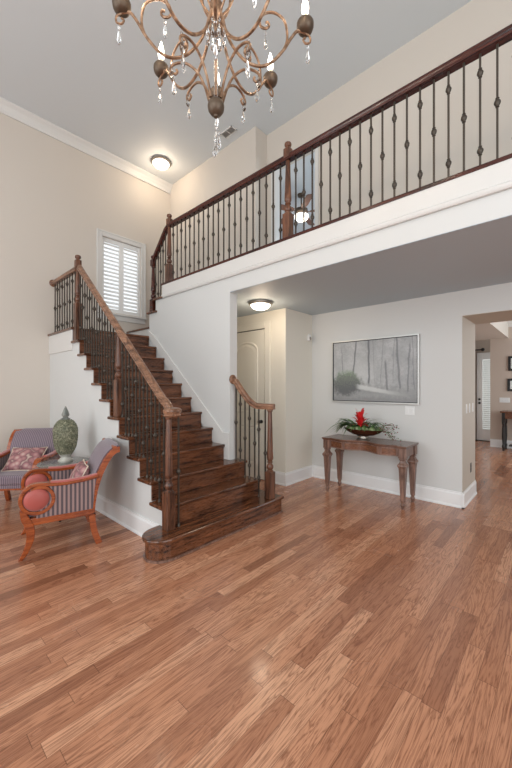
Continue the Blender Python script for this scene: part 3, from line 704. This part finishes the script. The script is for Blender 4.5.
obj('bromeliad_flower', b, 'petal', fa, True)
def leaves(n, seed, name, m, az0, az1, L0, L1, base, sp=.05, wd=.016, li=(.06, .17), dr=(.06, .20)):
    q = random.Random(seed); b = NB()
    for k in range(n):
        az = q.uniform(az0, az1)
        bz = (base[0]+q.uniform(-sp, sp), base[1]+q.uniform(-sp*.5, sp*.5), base[2]); L = q.uniform(L0, L1)
        lift, drp = q.uniform(*li), q.uniform(*dr)
        if base[1]+L*math.sin(az) > 4.59: L = min(L, .18)
        blade(b, bz, az, L, lift, drp, wd*q.uniform(.7, 1.2))
    return obj(name, b, m, fa, True)
leaves(20, 4, 'grass_leaves', 'leaf', PI*.85, PI*1.3, .20, .38, (BX-.12, BY, KZ+.14), .05, .024, (.08, .2), (.08, .24))
leaves(8, 9, 'grass_leaves', 'leaf_pale', PI*.9, PI*1.3, .22, .34, (BX-.12, BY, KZ+.14), .05, .022, (.1, .2), (.1, .25))
leaves(30, 5, 'bromeliad_leaves', 'leaf', -PI, PI, .10, .2, (BX-.02, BY-.02, KZ+.14), .04, .014, (.07, .15), (.03, .13))
leaves(22, 6, 'bromeliad_leaves', 'leaf', -.8, .6, .12, .24, (BX+.08, BY-.01, KZ+.14), .05, .012, (.07, .16), (.05, .16))
leaves(7, 16, 'bromeliad_leaves', 'leaf', -.4, .35, .2, .3, (BX-.02, BY, KZ+.15), .03, .005, (.14, .2), (.03, .1))
b = NB(); b2 = NB(); b3 = NB(); q = random.Random(11)
for k in range(7):
    az = q.uniform(-.7, .35); L = q.uniform(.18, .32); bs = Vector((BX+.20, BY-.02, KZ+.13)); lift = q.uniform(.02, .18); pts = []
    for i in range(7): s = i/6; p = bs+Vector((math.cos(az)*L*s, math.sin(az)*L*s*.6, lift*s*1.6-.20*s*s)); p.z = max(p.z, KZ+.022); pts.append(p)
    tube(b, pts, .0018, 5)
    for i in range(2, 7):
        for _ in range(2):
            p = pts[i]+Vector((q.uniform(-.02, .02), q.uniform(-.02, .02), q.uniform(-.008, .02)))
            if _: ball(b2, p, q.uniform(.006, .010), u=6, v=5)
            else: blade(b3, p, q.uniform(0, 6.3), .05, .015, .015, .013, 3)
tw = obj('berry_sprig', b, 'leaf', fa, True); tag(obj('berries', b2, 'berry', tw, True), kind='stuff'); obj('sprig_leaves', b3, 'leaf', tw, True)

# painting, switches, sensor
px0, px1, pz0, pz1 = -2.635, -1.41, 1.225, 2.105; YP = YB-.03
pt = thing('framed_painting', ((px0+px1)/2, YB, pz0), 'large framed painting of a grey misty woodland path above the console table', 'painting')
b = NB(); box(b, px0+.012, px1-.012, YP-.004, YP+.004, pz0+.012, pz1-.012); obj('canvas', b, 'painting', pt)
b = NB()
for x0, x1, z0, z1 in ((px0-.012, px0+.004, pz0-.012, pz1+.012), (px1-.004, px1+.012, pz0-.012, pz1+.012), (px0+.004, px1-.004, pz1-.004, pz1+.012), (px0+.004, px1-.004, pz0-.012, pz0+.004)): box(b, x0, x1, YP-.022, YB, z0, z1)
fr = obj('frame', b, 'silver', pt)
b = NB()
for x0, x1, z0, z1 in ((px0+.004, px0+.014, pz0+.004, pz1-.004), (px1-.014, px1-.004, pz0+.004, pz1-.004), (px0+.014, px1-.014, pz1-.014, pz1-.004), (px0+.014, px1-.014, pz0+.004, pz0+.014)): box(b, x0, x1, YP-.012, YB, z0, z1)
obj('dark_liner', b, 'black', fr)
def plate(name, c, n, w, h, label, cat, kind, group=None, m='plastic'):
    """wall plate at c; n is the axis it faces along ('y': facing -y, 'x': facing +x)"""
    t = thing(name, c, label, cat, group); x, y, z = c
    def bx(bm, u0, u1, z0, z1, d):
        if n == 'y': box(bm, x+u0, x+u1, y-d, y, z+z0, z+z1)
        else: box(bm, x, x+d, y+u0, y+u1, z+z0, z+z1)
    b = NB(); bx(b, -w/2, w/2, -h/2, h/2, .006); pl = obj('plate', b, m, t, bevel=.002)
    if kind == 'switch':
        for k in range(max(1, round(w/.05)-0 if w > .09 else 1)):
            nsw = max(1, round(w/.05)) if w > .09 else 1; u = (-w/2)+w*(k+.5)/nsw
            b = NB(); bx(b, u-.016, u+.016, -.032, .032, .010); obj('rocker', b, m, t, bevel=.002)
    else:
        for dz in (-.02, .02):
            b = NB(); bx(b, -.016, .016, dz-.014, dz+.014, .009); o = obj('socket', b, 'black' if m == 'black' else 'plastic', t, bevel=.002)
            b = NB(); bx(b, -.008, -.005, dz-.006, dz+.006, .0095); bx(b, .005, .008, dz-.006, dz+.006, .0095); obj('slots', b, 'black', o)
    return t
plate('light_switch', (-1.525, YB, 1.13), 'y', .12, .115, 'white double light switch plate on the wall below the painting corner', 'light switch', 'switch', 'light switches')
plate('light_switch', (-.93, 4.85, 1.17), 'x', .075, .115, 'single light switch on the opening jamb, nearest the corner', 'light switch', 'switch', 'light switches', 'plastic')
plate('light_switch', (-.93, 5.02, 1.17), 'x', .075, .115, 'single light switch on the opening jamb, middle one of its row', 'light switch', 'switch', 'light switches', 'plastic')
plate('light_switch', (-.93, 5.22, 1.17), 'x', .075, .115, 'single light switch on the opening jamb, farthest from the corner', 'light switch', 'switch', 'light switches', 'plastic')
plate('light_switch', (-1.10, 9.8, 1.12), 'y', .20, .115, 'wide white switch plate on the taupe wall below the black frames', 'light switch', 'switch', 'light switches')
plate('wall_outlet', (-.93, 5.10, .40), 'x', .08, .12, 'dark wall outlet low on the opening jamb', 'outlet', 'outlet', None, 'black')
t = thing('motion_sensor', (-3.03, 4.51, 2.20), 'small white motion sensor on the grey return wall near the ceiling', 'sensor')
b = NB(); box(b, -3.03, -2.985, 4.475, 4.545, 2.16, 2.26); obj('housing', b, 'plastic', t, bevel=.012)
b = NB(); ball(b, (-2.988, 4.51, 2.195), .026, .5, 1, 1.1); obj('lens', b, 'nickel', t, True)

# ------------------------------------------------------------------ armchairs
def make_chair(label):
    c = thing('armchair', (0, 0, 0), label, 'armchair', 'striped scroll armchairs'); Wd = .30
    post = smooth_path([(-.275, 0, 0), (-.235, 0, .12), (-.215, 0, .27), (-.225, 0, .42), (-.262, 0, .58), (-.320, 0, .72), (-.375, 0, .805), (-.425, 0, .842), (-.455, 0, .845)], 5)
    for s in (1, -1):
        b = NB(); y = s*Wd
        pr = [(-.021, -.026), (.021, -.026), (.021, .026), (-.021, .026)]
        sweep(b, [(p.x, y, p.z) for p in post], pr, side=(0, 1, 0)); obj('leg', b, 'cherry', c, True, .005, True)
        b = NB(); fl = smooth_path([(.325, y, 0), (.285, y, .07), (.255, y, .17), (.262, y, .27), (.29, y, .34), (.312, y, .42)], 5)
        n = len(fl); rings = []
        for i, p in enumerate(fl):
            wv = .017+.016*min(1, i/(n*.55)); hw = .020+.006*min(1, i/(n*.5))
            if i > n*.75: wv *= 1-(i-n*.75)/(n*.25)*.55
            rings.append([b.verts.new((p.x+a*wv, p.y+d*hw, p.z)) for a, d in ((-1, -1), (1, -1), (1, 1), (-1, 1))])
        for a, d in zip(rings, rings[1:]):
            for i in range(4): b.faces.new((a[i], a[(i+1) % 4], d[(i+1) % 4], d[i]))
        b.faces.new(rings[0][::-1]); b.faces.new(rings[-1]); obj('leg', b, 'cherry', c, True, .005, True)
        # arm: wooden rail that ends in a big scroll with a rose silk roundel
        b = NB(); sc = [(-.27, y, .625), (-.15, y, .605), (.0, y, .597), (.10, y, .604), (.19, y, .612)]
        R0 = .120; cx_, cz_ = .205, .495
        for i in range(1, 26):
            a = PI/2-2*PI*i/19; r = R0*(1-.018*i*max(0, (i-13)/9)); sc.append((cx_+r*math.cos(a), y, cz_+r*math.sin(a)))
        sweep_pts = smooth_path(sc, 3)
        P = [Vector(p) for p in sweep_pts]; rings = []
        for i, p in enumerate(P):
            tg = (P[min(i+1, len(P)-1)]-P[max(i-1, 0)]).normalized(); nn = Vector((0, 1, 0)).cross(tg)
            rings.append([b.verts.new(p+Vector((0, 1, 0))*a*.036+nn*d*.014) for a, d in ((-1, -1), (1, -1), (1, 1), (-1, 1))])
        for a, d in zip(rings, rings[1:]):
            for i in range(4): b.faces.new((a[i], a[(i+1) % 4], d[(i+1) % 4], d[i]))
        b.faces.new(rings[0][::-1]); b.faces.new(rings[-1]); ar = obj('arm', b, 'cherry', c, True, .005, True)
        b = NB(); lathe(b, [(.001, -.052), (.05, -.050), (.085, -.040), (.098, -.022), (.098, .022), (.085, .040), (.05, .050), (.001, .052)], (cx_+.008, y, cz_-.004), 24, 1, False); obj('arm_roundel', b, 'rose', ar, True, 0, True)
        b = NB(); prism(b, [(-.222, .33), (.215, .33), (.20, .40), (.12, .45), (.10, .53), (.12, .592), (.0, .585), (-.15, .592), (-.255, .61), (-.235, .5)], 1, y-.022, y+.026); obj('arm_panel', b, 'stripe_x', ar, False, .008, True)
        b = NB(); sweep(b, [(-.26, y, .618), (-.15, y, .603), (.0, y, .596), (.11, y, .603)], [(-.03, .012), (.03, .012), (.024, .026), (0, .032), (-.024, .026)], side=(0, 1, 0)); obj('arm_pad', b, 'rose', ar, True, 0, True)
    b = NB(); box(b, -.22, .275, -Wd-.02, -Wd+.02, .275, .335); box(b, -.22, .275, Wd-.02, Wd+.02, .275, .335); box(b, .235, .275, -Wd, Wd, .275, .335); box(b, -.235, -.2, -Wd, Wd, .275, .335)
    obj('seat_frame', b, 'cherry', c, False, .006, True)
    b = NB(); box(b, -.215, .285, -Wd+.022, Wd-.022, .33, .445); s_ = obj('seat', b, 'stripe_y', c, False, .028, True)
    b = NB(); box(b, .276, .284, -Wd+.03, Wd-.03, .30, .335); obj('seat_trim', b, 'stripe_y', s_, False, .002, True)
    b = NB(); bp = [p for p in post if p.z > .38]
    pr = [(-Wd+.021, -.020), (Wd-.021, -.020), (Wd-.021, .034), (Wd*.6, .046), (-Wd*.6, .046), (-Wd+.021, .034)]
    rings = []
    for i, p in enumerate(bp):
        tg = (bp[min(i+1, len(bp)-1)]-bp[max(i-1, 0)]).normalized(); nn = Vector((0, 1, 0)).cross(tg)
        rings.append([b.verts.new(Vector((p.x, 0, p.z))+Vector((0, 1, 0))*a+nn*d) for a, d in pr])
    for a, d in zip(rings, rings[1:]):
        for i in range(len(pr)): b.faces.new((a[i], a[(i+1) % len(pr)], d[(i+1) % len(pr)], d[i]))
    b.faces.new(rings[0][::-1]); b.faces.new(rings[-1]); bk = obj('backrest', b, 'stripe_y', c, True, .006, True)
    b = NB(); tube(b, [(-.412, -Wd-.010, .860), (-.412, Wd+.010, .860)], .021, 12); obj('crest_rail', b, 'cherry', bk, True, 0, True)
    return c
c1 = make_chair('striped mauve scroll armchair seen from the side, nearest the stair foot')
R1 = math.atan2(-.968, -.25); c1.location = (-3.563, 1.145, 0); c1.rotation_euler = (0, 0, R1)
R2 = math.radians(-40)
c2 = dup(c1, (-4.83, 1.11, 0), R2, label='striped mauve scroll armchair in the corner by the left wall, facing out')
def pillow(loc, rot, label, sx=.2, sz=.17):
    t = bpy.data.objects.new('throw_pillow', None); COL.objects.link(t); t.location = loc; t.rotation_euler = rot; t.empty_display_size = .1
    tag(t, label, 'pillow', 'throw pillows'); b = NB(); n = 14; g = {}
    for side in (1, -1):
        for i in range(n+1):
            for j in range(n+1):
                u, v = i/n*2-1, j/n*2-1; th = .062*((1-u**4)*(1-v**4))**.6
                edge = i in (0, n) or j in (0, n)
                if edge and side == -1: g[(i, j, -1)] = g[(i, j, 1)]; continue
                pin = 1-.08*(1-u*u)*abs(v)**3; pin2 = 1-.08*(1-v*v)*abs(u)**3
                g[(i, j, side)] = b.verts.new((side*th, u*sx*pin2, v*sz*pin))
        for i in range(n):
            for j in range(n):
                f = [g[(i, j, side)], g[(i+1, j, side)], g[(i+1, j+1, side)], g[(i, j+1, side)]]; b.faces.new(f if side == 1 else f[::-1])
    o = obj('cover', b, 'cushion', t, True, 0, True, False)
    b = NB(); pts = []
    for k in range(57):
        a = k/56*4; e = int(a) % 4; s = (a-int(a))*2-1 if k < 56 else -1
        u, v = ((s, -1), (1, s), (-s, 1), (-1, -s))[e]
        pts.append((0, u*sx*(1-.08*(1-v*v)*abs(u)**3), v*sz*(1-.08*(1-u*u)*abs(v)**3)))
    tube(b, pts, .006, 6); obj('piping', b, 'cord', o, True, 0, True)
    return t
def on_chair(c, rz, p): return Vector(c.location)+Matrix.Rotation(rz, 3, 'Z') @ Vector(p)
pillow(on_chair(c1, R1, (-.135, .02, .57)), (0, -.45, R1), 'rose patterned pillow leaning in the armchair nearest the stair foot', .17, .14)
pillow(on_chair(c2, R2, (-.06, .0, .56)), (0, -.80, R2), 'rose patterned pillow leaning in the corner armchair')

# ------------------------------------------------------------------ side table and urn
TX, TY, TZ = -4.19, 1.365, .60
UK = .87
tb = thing('side_table', (TX, TY, 0), 'small round marble topped table between the two striped armchairs', 'table')
b = NB(); lathe(b, [(.235, TZ-.028), (.262, TZ-.022), (.268, TZ-.012), (.262, TZ-.002), (.25, TZ)], (TX, TY, 0), 40); obj('tabletop', b, 'marble', tb, True)
b = NB(); lathe(b, [(.10, TZ-.03), (.03, TZ-.05), (.022, TZ-.12), (.034, TZ-.2), (.022, TZ-.28), (.03, TZ-.36), (.05, TZ-.42), (.02, TZ-.46)], (TX, TY, 0), 16); obj('pedestal', b, 'chrome', tb, True)
for k in range(3):
    a = k*2*PI/3-.5; b = NB()
    tube(b, smooth_path([(TX+r*math.cos(a), TY+r*math.sin(a), z) for r, z in ((.015, .20), (.09, .17), (.16, .08), (.21, .022), (.235, .012))], 5), .012, 8); obj('leg', b, 'chrome', tb, True)
UXX, UYY = TX+.0, TY+.01
un = thing('urn', (UXX, UYY, TZ), 'lidded green pierced ceramic urn on the small round marble table', 'urn')
b = NB(); lathe(b, [(.075, TZ), (.078, TZ+.018), (.058, TZ+.03), (.048, TZ+.05), (.06, TZ+.07), (.07, TZ+.085)], (UXX, UYY, 0), 24); obj('base', b, 'urn_base', un, True)
b = NB(); lathe(b, [(.062, TZ+.08), (.098, TZ+.12), (.122, TZ+.18), (.134, TZ+.25), (.138, TZ+.315), (.134, TZ+.325)], (UXX, UYY, 0), 32, k=UK); bd = obj('body', b, 'ceramic', un, True)
b = NB(); lathe(b, [(.136, TZ+.326), (.137, TZ+.345), (.130, TZ+.385), (.112, TZ+.425), (.082, TZ+.455), (.05, TZ+.47), (.044, TZ+.475)], (UXX, UYY, 0), 32, k=UK); ld = obj('lid', b, 'ceramic', un, True)
q = random.Random(5)
def studs(prof, n, lo, hi):
    b = NB()
    for k in range(n):
        h = lo+(hi-lo)*(k+.5)/n; a = k*2.39996
        for (r0, z0), (r1, z1) in zip(prof, prof[1:]):
            if z0 <= h <= z1: r = r0+(r1-r0)*(h-z0)/(z1-z0); break
        ball(b, (UXX+UK*r*math.cos(a), UYY+UK*r*math.sin(a), TZ+h), q.uniform(.008, .012), u=5, v=4)
    return b
tag(obj('leaf_relief', studs([(.062, .08), (.098, .12), (.122, .18), (.134, .25), (.138, .325)], 300, .085, .32), 'ceramic', bd, True), kind='stuff')
tag(obj('leaf_relief', studs([(.137, .326), (.137, .345), (.130, .385), (.112, .425), (.082, .455), (.05, .475)], 160, .33, .468), M['ceramic'], ld, True), kind='stuff')
b = NB(); lathe(b, [(.046, TZ+.472), (.05, TZ+.482), (.030, TZ+.492), (.024, TZ+.50), (.038, TZ+.515), (.040, TZ+.53), (.030, TZ+.56), (.016, TZ+.595), (.004, TZ+.622)], (UXX, UYY, 0), 18); obj('finial', b, 'finial', ld, True)

# ------------------------------------------------------------------ beyond the opening
d2 = tag(thing('door_2', (-1.75, 10.66, 0), 'white glazed back door with blinds at the far end', 'door'), kind='structure')
gx0, gx1, gy = -1.80, -.90, 10.70
b = NB(); box(b, gx0, gx0+.13, gy-.045, gy, .02, 2.33); box(b, gx1-.13, gx1, gy-.045, gy, .02, 2.33); box(b, gx0+.13, gx1-.13, gy-.045, gy, .02, .32); box(b, gx0+.13, gx1-.13, gy-.045, gy, 2.15, 2.33); obj('door_panel', b, 'white', d2, bevel=.004)
b = NB(); box(b, gx0+.13, gx1-.13, gy-.012, gy-.006, .32, 2.15); obj('pane', b, emis('daylit_pane', (.80, .90, .88), .40), d2)
b = NB()
for k in range(34): z = .34+k*.053; prism(b, [(gy-.042, z), (gy-.040, z+.003), (gy-.018, z+.034), (gy-.020, z+.031)], 0, gx0+.135, gx1-.135)
obj('blind', b, 'white', d2)
for z in (1.10, 1.0): b = NB(); lathe(b, [(.028, gy-.045), (.028, gy-.055), (.014, gy-.06), (.026, gy-.085), (.018, gy-.1)], (gx0+.065, 0, z), 12, 1); obj('door_knob', b, 'black', d2, True)
b = NB(); box(b, gx0-.02, gx1+.02, gy-.08, gy, 0, .02); obj('threshold', b, 'black_wood', d2)
t = thing('curtain', (-1.93, 10.55, 0), 'gold drape hanging beside the far white door', 'curtain')
b = NB(); n = 40; prev = None
for i in range(n+1):
    x = -2.15+.32*i/n; y = 10.56+.03*math.sin(i*1.1); row = [b.verts.new((x, y, .02)), b.verts.new((x, y+.0, 2.38))]
    if prev: b.faces.new((prev[0], row[0], row[1], prev[1]))
    prev = row
o = obj('drape', b, 'curtain', t, True); sd = o.modifiers.new('thick', 'SOLIDIFY'); sd.thickness = .008
b = NB(); tube(b, [(-2.3, 10.56, 2.40), (-1.68, 10.56, 2.40)], .018, 8); ball(b, (-1.65, 10.56, 2.40), .045); obj('curtain_rod', b, 'black', t, True)
def small_frame(x, z0, z1, label):
    t = thing('picture_frame', (x, 9.8, z0), label, 'picture frame', 'black framed pictures'); w = .36
    b = NB()
    for x0, x1, a, c in ((x, x+.05, z0, z1), (x+w-.05, x+w, z0, z1), (x+.05, x+w-.05, z0, z0+.05), (x+.05, x+w-.05, z1-.05, z1)): box(b, x0, x1, 9.772, 9.8, a, c)
    obj('frame', b, 'black', t, bevel=.004)
    b = NB(); box(b, x+.05, x+w-.05, 9.786, 9.79, z0+.05, z1-.05); mt = obj('mat_board', b, 'mat_board', t)
    b = NB(); box(b, x+.11, x+w-.11, 9.783, 9.7865, z0+.10, z1-.10); obj('print', b, 'print', mt)
small_frame(-1.03, 1.80, 2.14, 'black framed picture on the taupe wall, upper one of two')
small_frame(-1.045, 1.33, 1.62, 'black framed picture on the taupe wall, lower one of two')
t = thing('sideboard_table', (-.55, 9.5, 0), 'black legged sideboard table with brown top against the taupe wall', 'table')
b = NB(); box(b, -1.13, .15, 9.30, 9.76, .85, .885); obj('tabletop', b, 'inlay', t, bevel=.006)
b = NB(); box(b, -1.08, .10, 9.34, 9.73, .72, .85); obj('apron', b, 'inlay', t, bevel=.004)
for x in (-1.07, .09):
    for y in (9.36, 9.70):
        b = NB(); box(b, x-.03, x+.03, y-.03, y+.03, .62, .85); lathe(b, [(.028, .62), (.034, .60), (.022, .58), (.03, .5), (.034, .3), (.02, .14), (.032, .11), (.034, .08), (.02, .05), (.026, .03), (.022, 0)], (x, y, 0), 12); obj('leg', b, 'black_wood', t, True)
b = NB(); box(b, -.98, .0, 9.42, 9.66, .10, .13); obj('shelf', b, 'black_wood', t, bevel=.004)

# ------------------------------------------------------------------ bedroom upstairs with the ceiling fan
FX, FYY, FZ = -4.06, 5.80, 4.93
fn = thing('ceiling_fan', (FX, FYY, ZC), 'brown bladed ceiling fan with a lit bowl seen through the upstairs doorway', 'ceiling fan')
b = NB(); lathe(b, [(.08, ZC), (.07, ZC-.04), (.015, ZC-.06), (.015, FZ+.22), (.06, FZ+.20), (.13, FZ+.16), (.14, FZ+.10), (.10, FZ+.06), (.05, FZ+.05)], (FX, FYY, 0), 20); obj('motor', b, 'bronze_dark', fn, True)
b = NB(); lathe(b, [(.10, FZ+.05), (.15, FZ+.03), (.14, FZ-.02), (.09, FZ-.06), (.02, FZ-.08), (.001, FZ-.082)], (FX, FYY, 0), 20); obj('light_bowl', b, 'dome', fn, True)
for k in range(5):
    a = 2*PI*k/5+.55; b = NB(); pts = [(.18, -.045), (.26, -.07), (.62, -.075), (.66, -.05), (.66, .05), (.62, .075), (.26, .07), (.18, .045)]
    prism(b, pts, 2, -.004, .004); box(b, .08, .26, -.02, .02, -.009, -.003)
    Mx = Matrix.Translation((FX, FYY, FZ+.11)) @ Matrix.Rotation(a, 4, 'Z') @ Matrix.Rotation(.2, 4, 'X'); bmesh.ops.transform(b, matrix=Mx, verts=b.verts[:]); obj('blade', b, 'fan_blade', fn, bevel=.002)
point('fan_lamp', (FX, FYY, FZ-.16), 8, WARM, .08)
b = NB()
for x0, x1, z0, z1 in ((-3.40, -3.33, ZF, 4.90), (-2.60, -2.55, ZF, 4.90), (-3.33, -2.60, 4.84, 4.90)): box(b, x0, x1, YU2-.018, YU2, z0, z1)
box(b, -3.335, -3.32, YU2-.01, 4.2, ZF, 4.84); box(b, -2.61, -2.595, YU2-.01, 4.2, ZF, 4.84)
struct('trim_3', b, 'trim', 'white casing round the upstairs doorway', 'door casing', bevel=.003)
